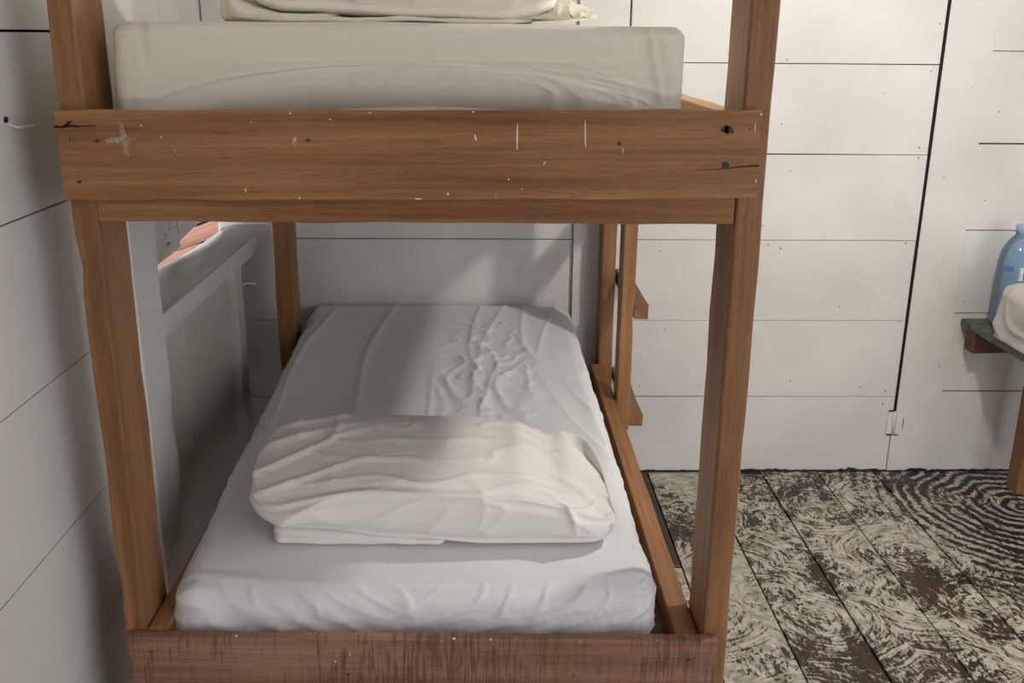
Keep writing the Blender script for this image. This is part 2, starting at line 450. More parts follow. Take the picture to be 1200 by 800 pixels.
# ------------------------------------------------------------------ structure: left wall with shuttered window
wall_left = tag(link('wall_left', pydata('wall_left', [(WALL_X - .03, BACK_OPEN, 0), (WALL_X - .03, 2.0, 0), (WALL_X - .03, 2.0, 2.62), (WALL_X - .03, BACK_OPEN, 2.62),
                                                      (WALL_X - .07, BACK_OPEN, 0), (WALL_X - .07, 2.0, 0), (WALL_X - .07, 2.0, 2.62), (WALL_X - .07, BACK_OPEN, 2.62)],
                                       [(3, 2, 1, 0), (4, 5, 6, 7), (0, 1, 5, 4), (1, 2, 6, 5), (2, 3, 7, 6), (3, 0, 4, 7)]), GAP), kind='structure')
ZL = [0.004, 0.115, 0.403, 0.6895, 0.969, 1.2605, 1.5515, 1.84, 2.13, 2.42, 2.62]
GL = [(0, 0), (.002, .002), (.002, .002), (.0028, .0025), (.003, .0012), (.0025, .003), (.006, .004), (.002, .002), (.002, .002), (.002, .002)]
for i in range(len(ZL) - 1):
    gl, gr = GL[i]; tl, tr = GL[i + 1] if i + 1 < len(GL) else (.001, .001)
    xx = WALL_X + random.uniform(-.0008, .0008)
    y0, y1 = BACK_OPEN, 2.06
    quadboard('board', [(xx, y1, ZL[i] + gr / 2), (xx, y0, ZL[i] + gl / 2), (xx, y0, ZL[i + 1] - tl / 2), (xx, y1, ZL[i + 1] - tr / 2)], 0.028, (1, 0, 0), PAINT, wall_left)
timber('stud', -0.84, -0.735, 1.99, 2.125, 0.004, 2.62, 'z', PAINT, wall_left, r=.006, rough=.0012)
timber('stud', -0.84, -0.742, 2.125, 2.165, 0.004, 2.62, 'z', PAINT, wall_left, r=.004, rough=.0012)
timber('stud', -0.86, -0.768, 2.90, 2.985, 0.004, 0.873, 'z', PAINT_OLD, wall_left, r=.004, rough=.001)
for (y0, y1) in ((2.165, 2.466), (2.472, 2.90)):
    quadboard('panel_board', [(-.797, y1, .004), (-.797, y0, .004), (-.797, y0, .875), (-.797, y1, .875)], .03, (1, 0, 0), PAINT_OLD, wall_left)
for (y0, y1) in ((2.985, 3.09), (3.093, 3.21), (3.213, 3.333)):
    quadboard('panel_board', [(-.87, y1, .004), (-.87, y0, .004), (-.87, y0, .875), (-.87, y1, .875)], .03, (1, 0, 0), PAINT_OLD, wall_left)
for (xb, y0, y1) in ((-.829, 2.10, 2.985), (-.902, 2.90, 3.36)):
    quadboard('light_stop_board', [(xb, y1, .004), (xb, y0, .004), (xb, y0, .862), (xb, y1, .862)], .02, (1, 0, 0), GAP, wall_left)  # unseen boards added to stop daylight leaking through the panel seams
# bent nails sticking out of the left wall, one splashed with white paint
for nm, pts in (('bent_nail', [(-.762, 1.592, 1.413), (-.756, 1.600, 1.407), (-.752, 1.610, 1.4035), (-.745, 1.652, 1.402)]),
                ('bent_nail', [(-.768, 2.955, .800), (-.762, 2.96, .806), (-.755, 2.965, .812), (-.722, 2.968, .808)])):
    link(nm, tube_mesh(nm, pts, [.0022, .0022, .0028, .0028]), FLECK, wall_left)
link('nail_head', disc_mesh('nail_hole', .006, .002, 8, .2, 4), BLACK, wall_left, loc=(-.7595, 1.588, 1.418), rot=(0, math.pi / 2, 0))

window_1 = empty('window_1', (-.84, 2.75, .93)); tag(window_1, kind='structure')
# thick rough sill
def sill():
    V, Fc = [], []
    n, m = 40, 10
    for i in range(n + 1):
        yy = 2.166 + (3.332 - 2.166) * i / n
        back = -.915 + .022 * noise.noise(Vector((yy * 5, 1.7, 0))) + .010 * noise.noise(Vector((yy * 19, 4.7, 0)))
        for j in range(m + 1):
            t = j / m
            xx = -.76 + (back + .76) * t
            e = .010 * max(0, t - .75) / .25
            zz = .927 - e + .0022 * noise.noise(Vector((xx * 30, yy * 9, 2)))
            V.append((xx, yy, zz))
        V.append((back, yy, .86)); V.append((-.76, yy, .873))
    w = m + 3
    for i in range(n):
        for j in range(w):
            Fc.append((i * w + j, i * w + (j + 1) % w, (i + 1) * w + (j + 1) % w, (i + 1) * w + j))
    Fc.append(tuple(range(w))); Fc.append(tuple(n * w + j for j in range(w)))
    return pydata('window_sill', V, Fc)
link('window_sill', sill(), PAINT_SILL, window_1)
quadboard('sill_apron', [(-.754, 3.332, .873), (-.754, 2.166, .873), (-.754, 2.166, .926), (-.754, 3.332, .926)], .005, (1, 0, 0), PAINT, window_1)
# shutter boards closing the window, uneven along the bottom
for (y0, y1, zb0, zb1) in ((2.166, 2.43, .95, .95), (2.433, 2.697, .95, .948), (2.70, 2.925, .926, .930), (2.928, 3.13, .951, .968), (3.133, 3.425, .966, .960)):
    quadboard('shutter_board', [(-.93, y1, zb1), (-.93, y0, zb0), (-.93, y0, 2.62), (-.93, y1, 2.62)], .022, (1, 0, 0), PAINT, window_1)
# old hinge outline on the shutter
for (y0, y1, z0, z1) in ((2.835, 2.91, 1.030, 1.0325), (2.79, 2.792, .99, 1.005), (2.835, 2.837, 1.0, 1.03), (2.91, 2.912, .975, 1.035), (2.80, 2.83, .962, .970)):
    quadboard('hinge_scar', [(-.9285, y1, z0), (-.9285, y0, z0), (-.9285, y0 + .002, z1), (-.9285, y1, z1 - .001)], .002, (1, 0, 0), SCAR, window_1, .0004)
# terracotta roof tiles outside, below the window
roof = tag(link('roof_deck', pydata('roof_deck', [(-.96, 1.5, .80), (-3.2, 1.5, -.02), (-3.2, 8, -.02), (-.96, 8, .80), (-.96, 1.5, .76), (-3.2, 1.5, -.06), (-3.2, 8, -.06), (-.96, 8, .76)],
            [(0, 1, 2, 3), (7, 6, 5, 4), (0, 4, 5, 1), (1, 5, 6, 2), (2, 6, 7, 3), (3, 7, 4, 0)]), CRACK), kind='structure')
V, Fc = [], []
n = 8
for a in range(n + 1):
    th = math.pi * a / n
    for rr in (.066, .078):
        for xx in (-.17, .17):
            V.append((xx, -rr * math.cos(th), rr * math.sin(th) * .55))
for a in range(n):
    q = a * 4; r_ = q + 4
    Fc += [(q, r_, r_ + 1, q + 1), (q + 2, q + 3, r_ + 3, r_ + 2), (q, q + 2, r_ + 2, r_), (q + 1, r_ + 1, r_ + 3, q + 3)]
Fc += [(0, 1, 3, 2), (n * 4, n * 4 + 2, n * 4 + 3, n * 4 + 1)]
tile_me = pydata('roof_tile', V, Fc)
rt_ = random.Random(12)
for i in range(11):
    for j in range(2):
        if (i + j) % 3 == 1: continue
        xx = -1.16 - j * .40 + rt_.uniform(-.04, .04)
        zz = .80 + (xx + .96) * .366 + .008
        o = link('roof_tile', tile_me, TERRA, None, loc=(xx, 2.80 + i * .25 + rt_.uniform(-.03, .03) + j * .1, zz), rot=(0, -.351, rt_.uniform(-.45, .45)))
        tag(o, 'curved terracotta roof tile outside, glimpsed through the gap under the white shutter', 'roof tile', 'terracotta tiles outside the shutter')

tag(link('added_sky_shade', pydata('added_sky_shade', [(-.96, .5, 2.05), (-2.4, .5, 1.75), (-2.4, 8, 1.75), (-.96, 8, 2.05), (-.96, .5, 2.09), (-2.4, .5, 1.79), (-2.4, 8, 1.79), (-.96, 8, 2.09)],
     [(0, 1, 2, 3), (7, 6, 5, 4), (0, 4, 5, 1), (1, 5, 6, 2), (2, 6, 7, 3), (3, 7, 4, 0)]), WOOD_DARK), kind='structure')  # unseen slab added to cut sky light on the sill and tiles
# ------------------------------------------------------------------ structure: right wall and ceiling (out of view)
wr = empty('wall_right', (RIGHT_X, 0.9, 0)); tag(wr, kind='structure')
zz = 0.004
while zz < 2.6:
    z1 = min(zz + .296, 2.62)
    quadboard('board', [(RIGHT_X, -.35, zz), (RIGHT_X, 3.36, zz), (RIGHT_X, 3.36, z1 - .002), (RIGHT_X, -.35, z1 - .002)], .028, (-1, 0, 0), PAINT, wr)
    zz += .296
wf = empty('wall_front', (.5, BACK_OPEN, 0)); tag(wf, kind='structure')
zz = 0.004
while zz < 2.6:
    z1 = min(zz + .296, 2.62)
    quadboard('board', [(1.75, BACK_OPEN, zz), (-.80, BACK_OPEN, zz), (-.80, BACK_OPEN, z1 - .002), (1.75, BACK_OPEN, z1 - .002)], .028, (0, 1, 0), PAINT, wf)
    zz += .296
ce = empty('ceiling', (1.2, .9, 2.62)); tag(ce, kind='structure')
xx = -1.0
while xx < RIGHT_X:
    x1 = min(xx + .2, RIGHT_X + .02)
    quadboard('board', [(xx, 3.4, 2.622), (x1 - .003, 3.4, 2.622), (x1 - .003, BACK_OPEN, 2.622), (xx, BACK_OPEN, 2.622)], .025, (0, 0, -1), PAINT, ce)
    xx += .2

# ------------------------------------------------------------------ bunk bed frame
bed = empty('bunk_bed', (-.11, 2.44, 0))
tag(bed, 'two-tier brown timber bunk bed with ladder rungs, standing against the white plank walls', 'bunk bed')
def tb(nm, x0, x1, y0, y1, z0, z1, ax, mat=WOOD, **k): return timber(nm, x0, x1, y0, y1, z0, z1, ax, mat, bed, **k)
PL = tb('post', -.668, -.628, 1.574, 1.695, 0.0, 2.15, 'z', WOOD_POST, r=.004, rough=.0012, chips=8)
PR = tb('post', .403, .449, 1.574, 1.705, 0.0, 2.15, 'z', WOOD_POST, r=.005, rough=.001, chips=5)
tb('post', -.680, -.627, 3.05, 3.165, 0.0, 1.47, 'z', WOOD_POST, r=.004, rough=.001)
tb('post', .382, .430, 3.205, 3.31, 0.0, 1.47, 'z', WOOD_POST, r=.004, rough=.001)
# upper tier
top = tb('front_board', -.6665, .4275, 1.55, 1.573, 1.3005, 1.4385, 'x', WOOD, r=.0025, rough=.0008, tilt=(0, -.0066, 0))
tb('front_rail', -.627, .401, 1.5745, 1.610, 1.259, 1.330, 'x', WOOD, r=.002)
tb('side_rail', .401, .444, 1.71, 3.20, 1.262, 1.428, 'y', WOOD_RAW, r=.003)
tb('side_rail', -.632, -.596, 1.70, 3.05, 1.262, 1.42, 'y', WOOD, r=.003)
tb('end_rail', -.62, .38, 3.24, 3.28, 1.262, 1.40, 'x', WOOD)
for i in range(9):
    y0 = 1.63 + i * .175
    tb('slat', -.594, .399, y0, y0 + .165, 1.372, 1.392, 'x', WOOD_DARK)
# lower tier
low = tb('front_board', -.660, .4255, 1.55, 1.5725, .292, .493, 'x', WOOD_SAWN, r=.003, rough=.0008, tilt=(0, .0155, 0))
tb('side_rail', .356, .400, 1.575, 3.20, .33, .468, 'y', WOOD, r=.004)
tb('side_rail', -.626, -.590, 1.575, 3.30, .37, .505, 'y', WOOD, r=.003)
tb('end_rail', -.58, .35, 3.27, 3.305, .30, .403, 'x', WOOD)
for i in range(9):
    y0 = 1.60 + i * .183
    tb('slat', -.589, .355, y0, y0 + .17, .405, .425, 'x', WOOD_DARK)
# ladder at the far end of the open side
tb('ladder_upright', .4015, .441, 2.835, 2.925, .372, 1.25, 'z', WOOD_POST, r=.003, chips=3)
for (z0, z1) in ((.384, .424), (.733, .781), (1.082, 1.126)):
    tb('ladder_rung', .4415, .4845, 2.84, 3.30, z0, z1, 'y', WOOD_POST, r=.003)

# marks on the front boards: chips of white paint, bolt stains, cracks
def front_mark(nm, px, pz, w, h, mat, y=1.55, ang=0.0, jag=.3, n=7, seed=0):
    board = top if pz > 1 else low
    me = disc_mesh(nm, 1.0, .0006, n, jag, seed)
    o = link(nm, me, mat, board, loc=(px, y + .0001, pz), rot=(math.pi / 2, -ang, 0))
    o.scale = (w / 2, h / 2, 1)
    return o
def fb(px, py):          # where on the front board's face a photo point lies
    rx = (px - 600) / F_PX; ry = (py - 400) / F_PX
    d = fw + rt2 * rx - up2 * ry
    t = 1.5495 / d.y
    return d.x * t, EYE + d.z * t
for i, (px, py, w, h, a) in enumerate([(606, 160, .0035, .046, 0), (686, 158, .003, .044, .05), (557, 161, .004, .014, .25), (189, 161, .002, .008, .15), (205, 176, .0025, .003, 0),
        (288, 223, .0025, .009, .1), (351, 232, .004, .005, 0), (596, 210, .005, .004, 0), (638, 191, .003, .010, -.5), (730, 176, .002, .012, -.1), (525, 227, .006, .005, -.5),
        (612, 221, .002, .004, 0), (581, 230, .0015, .005, 0), (387, 140, .008, .0025, -.5), (340, 133, .005, .004, 0), (433, 132, .006, .003, 0), (555, 131, .008, .003, 0), (490, 233, .016, .003, 0),
        (346, 163, .004, .010, .2), (165, 147, .003, .004, 0), (294, 143, .002, .003, 0), (885, 150, .002, .02, 0), (886, 212, .0025, .012, 0), (892, 134, .005, .004, 0)]):
    X, Z = fb(px, py)
    front_mark('paint_chip', X, Z, w * .62, h * (.95 if h > .03 else .7), FLECK, ang=a, seed=i)
smear = NT('white_smear')
_o = smear.obj()
_r = smear.vm('LENGTH', smear.vm('MULTIPLY', _o, (1, 1, 0)), out=1)
_n = smear.noise(smear.vm('MULTIPLY', smear.pos(), (260, 1, 120)), 1, 4, .65)
_al = smear.math('MULTIPLY', smear.math('POWER', smear.math('SUBTRACT', 1.0, _r, clamp=True), 0.8), smear.ramp(_n, (.35, 0.0), (.62, 1.0)))
smear.set(smear.b.inputs['Alpha'], smear.math('MULTIPLY', _al, .8))
SMEAR = smear.done((.70, .62, .52), .7)
for i, (px, py, w, h, a) in enumerate([(145, 160, .012, .056, .12), (140, 164, .056, .012, .05), (148, 176, .010, .026, .1), (345, 166, .008, .018, .1)]):
    X, Z = fb(px, py); front_mark('paint_smear', X, Z, w, h, SMEAR, ang=a, n=24, jag=.02, seed=i + 50)
for i, (px, py, w, h) in enumerate([(852, 152, .022, .010), (850, 193, .012, .010), (852, 152, .007, .013), (93, 213, .008, .006), (361, 164, .006, .005), (726, 168, .006, .006), (82, 163, .003, .004), (879, 151, .003, .003), (114, 165, .007, .005)]):
    X, Z = fb(px, py); front_mark('bolt_stain', X, Z, w, h, STAIN, n=10, jag=.35, seed=i + 80)
def crack(pts, wd, nm='crack'):
    V, Fc = [], []
    for i, (px, py) in enumerate(pts):
        X, Z = fb(px, py); w = wd[i] / 2
        V += [(X, 1.5488, Z - w), (X, 1.5488, Z + w), (X, 1.552, Z - w), (X, 1.552, Z + w)]
    for i in range(len(pts) - 1):
        a, b = 4 * i, 4 * i + 4
        Fc += [(a, b, b + 1, a + 1), (a, a + 2, b + 2, b), (a + 1, b + 1, b + 3, a + 3)]
    Fc += [(0, 1, 3, 2), (4 * len(pts) - 4, 4 * len(pts) - 2, 4 * len(pts) - 1, 4 * len(pts) - 3)]
    link(nm, pydata(nm, V, Fc), CRACK, top)
crack([(63, 148), (72, 149), (80, 147), (92, 148), (113, 147)], [.004, .003, .005, .0025, .0005])
crack([(74, 150), (80, 144), (84, 142)], [.002, .004, .001])
crack([(889, 194), (872, 195), (855, 197), (815, 200)], [.0025, .0016, .0012, .0004])
for i, (px, py, w, h) in enumerate([(277, 745, .006, .004), (532, 748, .007, .005), (575, 749, .004, .005), (518, 751, .002, .003), (605, 748, .003, .002), (410, 767, .002, .003), (393, 775, .003, .004), (680, 752, .003, .002), (770, 750, .003, .002)]):
    X, Z = fb(px, py); front_mark('paint_chip', X, Z, w, h, FLECK, seed=i + 120)
for i, (px, py, w, h) in enumerate([(806, 773, .010, .008), (672, 790, .005, .004), (408, 790, .010, .004), (177, 764, .005, .004)]):
    X, Z = fb(px, py); front_mark('bolt_stain', X, Z, w, h, STAIN, seed=i + 140, jag=.4, n=9)

# ------------------------------------------------------------------ soft furnishings
def ridged(v, k=3):
    return (1 - min(1, abs(noise.noise(v)) * 2)) ** k

def rounded_box(w, l, h, r, nx, ny, nz):
    """vertices on a rounded box centred on x, y from 0..l, z from 0..h, with outward direction."""
    idx, P = {}, []
    def vid(i, j, k):
        key = (i, j, k)
        if key not in idx:
            idx[key] = len(P); P.append((i, j, k))
        return idx[key]
    Fc = []
    for k in (0, nz):
        for i in range(nx):
            for j in range(ny):
                Fc.append((vid(i, j, k), vid(i + 1, j, k), vid(i + 1, j + 1, k), vid(i, j + 1, k)))
    for j in (0, ny):
        for i in range(nx):
            for k in range(nz):
                Fc.append((vid(i, j, k), vid(i + 1, j, k), vid(i + 1, j, k + 1), vid(i, j, k + 1)))
    for i in (0, nx):
        for j in range(ny):
            for k in range(nz):
                Fc.append((vid(i, j, k), vid(i, j + 1, k), vid(i, j + 1, k + 1), vid(i, j, k + 1)))
    def warp(t, L):     # denser towards the ends
        s = t - .5
        return L * (.5 + s * (1.0 + .25 * (1 - abs(2 * s))) )
    out = []
    for (i, j, k) in P:
        p = Vector((warp(i / nx, w) - w / 2, warp(j / ny, l), warp(k / nz, h)))
        c = Vector((max(-w / 2 + r, min(w / 2 - r, p.x)), max(r, min(l - r, p.y)), max(r, min(h - r, p.z))))
        d = p - c
        d = d.normalized() if d.length > 1e-6 else Vector((0, 0, 1))
        out.append((c + d * r, d))
    return out, Fc

# ---- lower mattress
mt = empty('mattress', (-.135, 2.43, .425))
tag(mt, 'white-sheeted mattress on the lower bunk, wrinkled in the middle and under a pillow', 'mattress')
pts, fc = rounded_box(.912, 1.70, .152, .050, 170, 220, 24)
V = []
for p, d in pts:
    x, y, z = p
    t = y / 1.70
    wx = x - .135 - .028 * t                 # world position of the point
    wy = y + 1.605
    wz = z + .427
    zz = z / .152
    wz += (.076 * t - .026 * math.exp(-((wy - 1.605) / .085) ** 2) * (1 - .5 * (2 * x / .9) ** 4) + .006 * max(0, 1 - (2 * x / .9) ** 2) * min(1, t * 8)) * zz     # crowned, higher to the far end
    disp = 0
    topf = max(0, min(1, (d.z - .3) / .5))
    if topf > 0:
        # crumpled patch in the middle of the bed
        wob = .05 * noise.noise(Vector((wx * 4, wy * 4, 0)))
        cx = (wx + .005 + wob) / .155
        cy = (wy - 2.70 + wob) / .45
        patch = max(0, 1 - cx ** 4) * max(0, 1 - cy ** 4)
        ax = wx + .035 * noise.noise(Vector((wx * 8, wy * 5, 3)))
        ay = wy + .05 * noise.noise(Vector((wx * 6, wy * 4, 8)))
        a = ridged(Vector((ax * 13, ay * 4.0, 1.3)), 6)
        b = ridged(Vector((ax * 11 - ay * 9, ay * 10 + ax * 8, 5.1)), 7)
        c_ = ridged(Vector((ax * 10 + ay * 12, ay * 8, 9.4)), 8)
        disp += topf * patch * (.007 * a + .0065 * b + .006 * c_)
        # soft long folds running along the bed
        s = .0055 * ridged(Vector((wx * 9 + .25 * math.sin(wy * 5), wy * .9, 7.7)), 8) * min(1, max(0, (wy - 1.95) / .3))
        disp += topf * s
        disp += topf * .0016 * noise.noise(Vector((wx * 11, wy * 7, 2.2)))
        # diagonal drag lines on the near-right side
        sh = ridged(Vector(((wx * .8 + wy * .32) * 13, (wy * .8 - wx * .3) * 1.6, 3.9)), 7)
        disp += topf * .004 * sh * max(0, min(1, (wx - .12) * 7)) * max(0, min(1, (wy - 1.9) * 4))
        # raised edge piping at the near end
        disp += topf * .0035 * math.exp(-((wy - 1.633 - .10 * x * x) / .009) ** 2)
    if d.y < -.25:                           # near end: gathered, slanting pleats
        f = min(1, (-d.y - .25) / .4)
        low = 1 - zz
        wb = .35 * noise.noise(Vector((x * 5, zz * 1.5, 1)))
        lft = (.5 + .5 * math.sin((x * 13 + zz * 1.9 + wb) * 6.2)) ** 2.0
        rgt = (.5 + .5 * math.sin((x * 11 - zz * 2.3 + wb) * 4.6)) ** 3.0
        m_ = max(0, min(1, (x - .0) / .08 + .5))
        fold = lft * (1 - m_) + rgt * m_
        disp += f * fold * .0105 * (0.25 + .8 * low) * min(1, max(0.05, (1 - zz) * 5)) * (.35 + 1.1 * abs(noise.noise(Vector((x * 6, 2.2, zz)))) * 1.6)
        disp += f * .005 * ridged(Vector((x * 16 - zz * 3 * (1 if x > 0 else -1), zz * 3, 9.2)), 6)
        disp -= f * .012 * max(0, low - .55)
        disp += f * .010 * math.exp(-((x + .42) / .05) ** 2)
    if abs(d.x) > .4:
        disp += .004 * noise.noise(Vector((wy * 9, zz * 3, 4.4))) + .003 * ridged(Vector((wy * 12, zz * 1.5, 2)), 4)
        if d.x > 0 and wy < 1.75: disp += .004 * ridged(Vector((wy * 60, zz * 6, 2)), 3)
    q = Vector((wx, wy, wz)) + d * disp
    V.append(q)
link('fitted_sheet', pydata('fitted_sheet', V, fc, True), SHEET, mt)

# ---- upper mattress: inner pad shows along the bottom, sheet rides up in an arch
um = empty('mattress', (-.142, 2.44, 1.392))
tag(um, 'white-sheeted mattress on the upper bunk, sheet hem riding up along its front', 'mattress')
pts, fc = rounded_box(.895, 1.62, .168, .022, 60, 30, 8)
link('mattress_pad', pydata('mattress_pad', [Vector((p.x - .140, p.y + 1.628, p.z + 1.3925)) for p, d in pts], fc, True), CREAM, um)
pts, fc = rounded_box(.912, 1.645, .173, .022, 130, 60, 44)
V = []
for p, d in pts:
    x, y, z = p
    zz = z / .173
    wx, wy, wz = x - .140, y + 1.618, z + 1.395
    disp = 0
    if d.y < -.3:
        f = min(1, (-d.y - .3) / .4)
        # hem of the sheet arched upwards over the middle of the front
        arch = max(0, 1 - ((x - .02) / .40) ** 2) ** .7
        lift = .084 * arch * f
        wz = wz + lift * max(0, min(1, 1 - (zz - .14) / .55))
        hemz = z
        disp += f * .003 * math.exp(-((zz - .12) / .10) ** 2) * arch
        disp += f * .003 * ridged(Vector((x * 2.2, zz * 5 - x * 1.2, 3.3)), 5) * max(0, 1 - abs(zz - .3) * 2.2)
        disp += f * .0022 * noise.noise(Vector((x * 4, zz * 2.2, 1.1)))
        g = math.exp(-((x - .385) / .042) ** 2)       # gathered corner on the right
        disp += f * g * (.007 * ridged(Vector((x * 34 + zz * 1.5, zz * .8, 2.0)), 3) - .003)
        g2 = math.exp(-((x - .28) / .10) ** 2) * (1 - zz)
        disp += f * g2 * .005 * ridged(Vector((x * 16 + zz * 6, zz * 5 - x * 7, 6.0)), 4)
        g3 = math.exp(-((x + .43) / .03) ** 2)
        disp += f * g3 * .003 * ridged(Vector((x * 40, zz * 2, 2.0)), 3)
        disp += f * (.004 * math.sin(zz * math.pi))
        if d.z < 0: wy = 1.6185 + .004 * max(0, -d.z - .8)
    if d.z > .5:
        disp += .004 * noise.noise(Vector((wx * 5, wy * 4, .4)))
    if x < -.40 and d.y < -.2:  disp -= .010 * max(0, zz - .55)
    q = Vector((wx, wy, wz)) + d * disp
    V.append(q)
link('fitted_sheet', pydata('fitted_sheet', V, fc, True), CREAM, um)

def add_subsurf(o, lv=1):
    m = o.modifiers.new('subsurf', 'SUBSURF'); m.levels = lv; m.render_levels = lv

# ---- loaf-shaped pillows built from cross-sections
def interp(tab, x):
    for (a, va), (b, vb) in zip(tab, tab[1:]):
        if x <= b:
            t = max(0, (x - a) / (b - a)); t = t * t * (3 - 2 * t)
            return va + (vb - va) * t
    return tab[-1][1]
def catmull(pts, n):
    m = len(pts); out = []
    for k in range(n):
        f = k / n * m; i = int(f); t = f - i
        p0, p1, p2, p3 = (pts[(i + d) % m] for d in (-1, 0, 1, 2))
        out.append(tuple(.5 * (2 * b + (c - a) * t + (2 * a - 5 * b + 4 * c - d) * t * t + (3 * b - a - 3 * c + d) * t ** 3) for a, b, c, d in zip(p0, p1, p2, p3)))
    return out
def loaf(x0, x1, peak, seam, lift, base, yf, seed, nx=170, ns=112, amp=1.0, depth=.40, rl=.085, slope=0.0):
    V, Fc = [], []
    cols = []
    for i in range(nx + 1):
        e = i / nx
        e = e + .5 * (e * (1 - e) * (2 * e - 1)) * -0.9        # denser towards both ends
        X = x0 + (x1 - x0) * e
        zp, zs, zl = interp(peak, X), interp(seam, X), interp(lift, X)
        b = base + zl
        sec = catmull([(yf + .030, b), (yf + .004, b + .018), (yf - .010, (b + zs) / 2), (yf + .004, zs),
                       (yf + .075, zs + (zp - zs) * .62), (yf + .19, zp), (yf + .30, zp - .012), (yf + depth - .05, base + (zp - base) * .55),
                       (yf + depth, base + .055), (yf + depth - .03, base + .004), (yf + depth * .55, base - .001 + zl * .4)], ns)
        dl, dr = X - x0, x1 - X
        k = min(1, dl / rl); fl = math.sqrt(max(0, 1 - (1 - k) ** 2)) 
        k = min(1, dr / .060); fr = math.sqrt(max(0, 1 - (1 - k) ** 2))
        sc = max(.02, min(fl, fr)) ** .75
        cy, cz = (yf + .12, zl + base + .055) if fl < fr else (yf + .05, base + .040)
        cols.append((X, [(cy + (y - cy) * sc, cz + (z - cz) * sc) for (y, z) in sec]))
    for i, (X, sec) in enumerate(cols):
        for k in range(ns):
            y, z = sec[k]
            y1, z1 = sec[(k + 1) % ns]; y0, z0 = sec[k - 1]
            ty, tz = y1 - y0, z1 - z0
            L = math.hypot(ty, tz) + 1e-9
            ny_, nz_ = -tz / L, ty / L
            up_ = max(0, min(1, (z - base - .012) / .03))
            w1 = noise.noise(Vector((X * 5, y * 6, z * 6 + seed)))
            q = Vector((X + .03 * w1, y + .03 * w1, z))
            lef = max(0, min(1, (x0 + .36 - X) / .30))
            rig = max(0, min(1, (X - x1 + .26) / .2))
            a = ridged(Vector(((q.x * .55 - (q.y + q.z) * .85) * 10, (q.x * .8 + q.y * .5) * 3, seed)), 5)
            b = ridged(Vector(((q.x * .45 + q.y * .8) * 12, (q.x - q.z) * 3, seed + 4)), 6)
            c = ridged(Vector((q.x * 6, q.y * 14 + q.z * 9, seed + 9)), 7)
            d = noise.noise(Vector((q.x * 7, q.y * 7, z * 8 + seed)))
            disp = up_ * amp * (.0105 * a * lef + .008 * b * rig + .0045 * c + .004 * d + .0035 * b)
            s_ = k / ns * 11
            disp += amp * .0050 * math.exp(-((s_ - 3.0) / .07) ** 2) - amp * .003 * math.exp(-((s_ - 3.25) / .10) ** 2) - amp * .0015 * math.exp(-((s_ - 2.75) / .1) ** 2)
            V.append((X, y + ny_ * disp, z + nz_ * disp + slope * (y - yf)))
    for i in range(nx):
        for k in range(ns):
            Fc.append((i * ns + k, i * ns + (k + 1) % ns, (i + 1) * ns + (k + 1) % ns, (i + 1) * ns + k))
    Fc.append(tuple(range(ns))); Fc.append(tuple(nx * ns + k for k in range(ns)))
    return V, Fc
pil = empty('pillow', (-.122, 1.915, .592))
tag(pil, 'plump white pillow with folded case end lying on the lower bunk', 'pillow')
V, Fc = loaf(-.478, .254, [(-.49, .735), (-.38, .741), (-.05, .745), (.05, .733), (.15, .690), (.254, .634)],
             [(-.49, .668), (-.2, .708), (.05, .692), (.254, .648)], [(-.49, .046), (-.40, .042), (-.15, .012), (.0, 0), (.24, 0)], .590, 1.712, 2.0, ns=176, slope=.045)
link('pillow_body', pydata('pillow_body', V, Fc, True), CASE, pil)
# folded end of the case tucked beneath the left half
pts, fc = rounded_box(.34, .16, .034, .0155, 70, 26, 8)
V = []
for p, d in pts:
    x, y, z = p
    u = (x + .17) / .34
    th = 1 - .70 * u
    q = Vector((x - .255, y + 1.718 + .003 * math.sin(x * 9) + .012 * (1 - u) ** 3, .588 + z * th * 1.3)) 
    cre = .006 * math.exp(-((z * 1.0 - .017 - .004 * math.sin(x * 14)) / .004) ** 2) if d.y < -.3 else 0
    V.append(q + d * (.0025 * noise.noise(Vector((x * 22, y * 20, z * 60))) - cre * max(0, min(1, 1.4 - 2 * u))))
o = link('case_flap', pydata('case_flap', V, fc, True), CASE, pil)
add_subsurf(o)

# ---- upper pillow
V, Fc = loaf(-.42, .115, [(-.42, 1.72), (-.3, 1.745), (.0, 1.745), (.115, 1.69)], [(-.42, 1.66), (0, 1.67), (.115, 1.65)],
             [(-.42, .030), (-.33, .012), (-.1, .003), (.02, .0), (.115, .012)], 1.5735, 1.680, 7.0, nx=120, ns=90)
up_p = empty('pillow', (-.155, 1.90, 1.575))
tag(up_p, 'cream-white pillow with rumpled loose case lying on the upper bunk', 'pillow')
o = link('pillow_body', pydata('pillow_body', V, Fc, True), CASE_CREAM, up_p)
# loose layers of the case spread under it
for (x0, w_, y0, z0, h_, sd) in ((-.185, .52, 1.682, 1.5690, .009, 1), (-.345, .19, 1.688, 1.572, .011, 2)):
    pts, fc = rounded_box(w_, .30, h_, h_ * .46, 70, 24, 6)
    V = []
    for p, d in pts:
        x, y, z = p
        u = x / (w_ / 2)
        wv = .004 * noise.noise(Vector((x * 9, sd, 0))) + z * 3.2 * max(0, min(1, (-u - .45) / .45)) ** 1.5
        V.append(Vector((x + x0, y + y0 + .008 * noise.noise(Vector((x * 6, sd * 3.0, 1))) + .03 * abs(u) ** 6, z + z0 + wv)) + d * .0025 * noise.noise(Vector((x * 25, y * 18, z * 50 + sd))))
    o = link('case_fold', pydata('case_fold', V, fc, True), CASE_CREAM, up_p); add_subsurf(o)
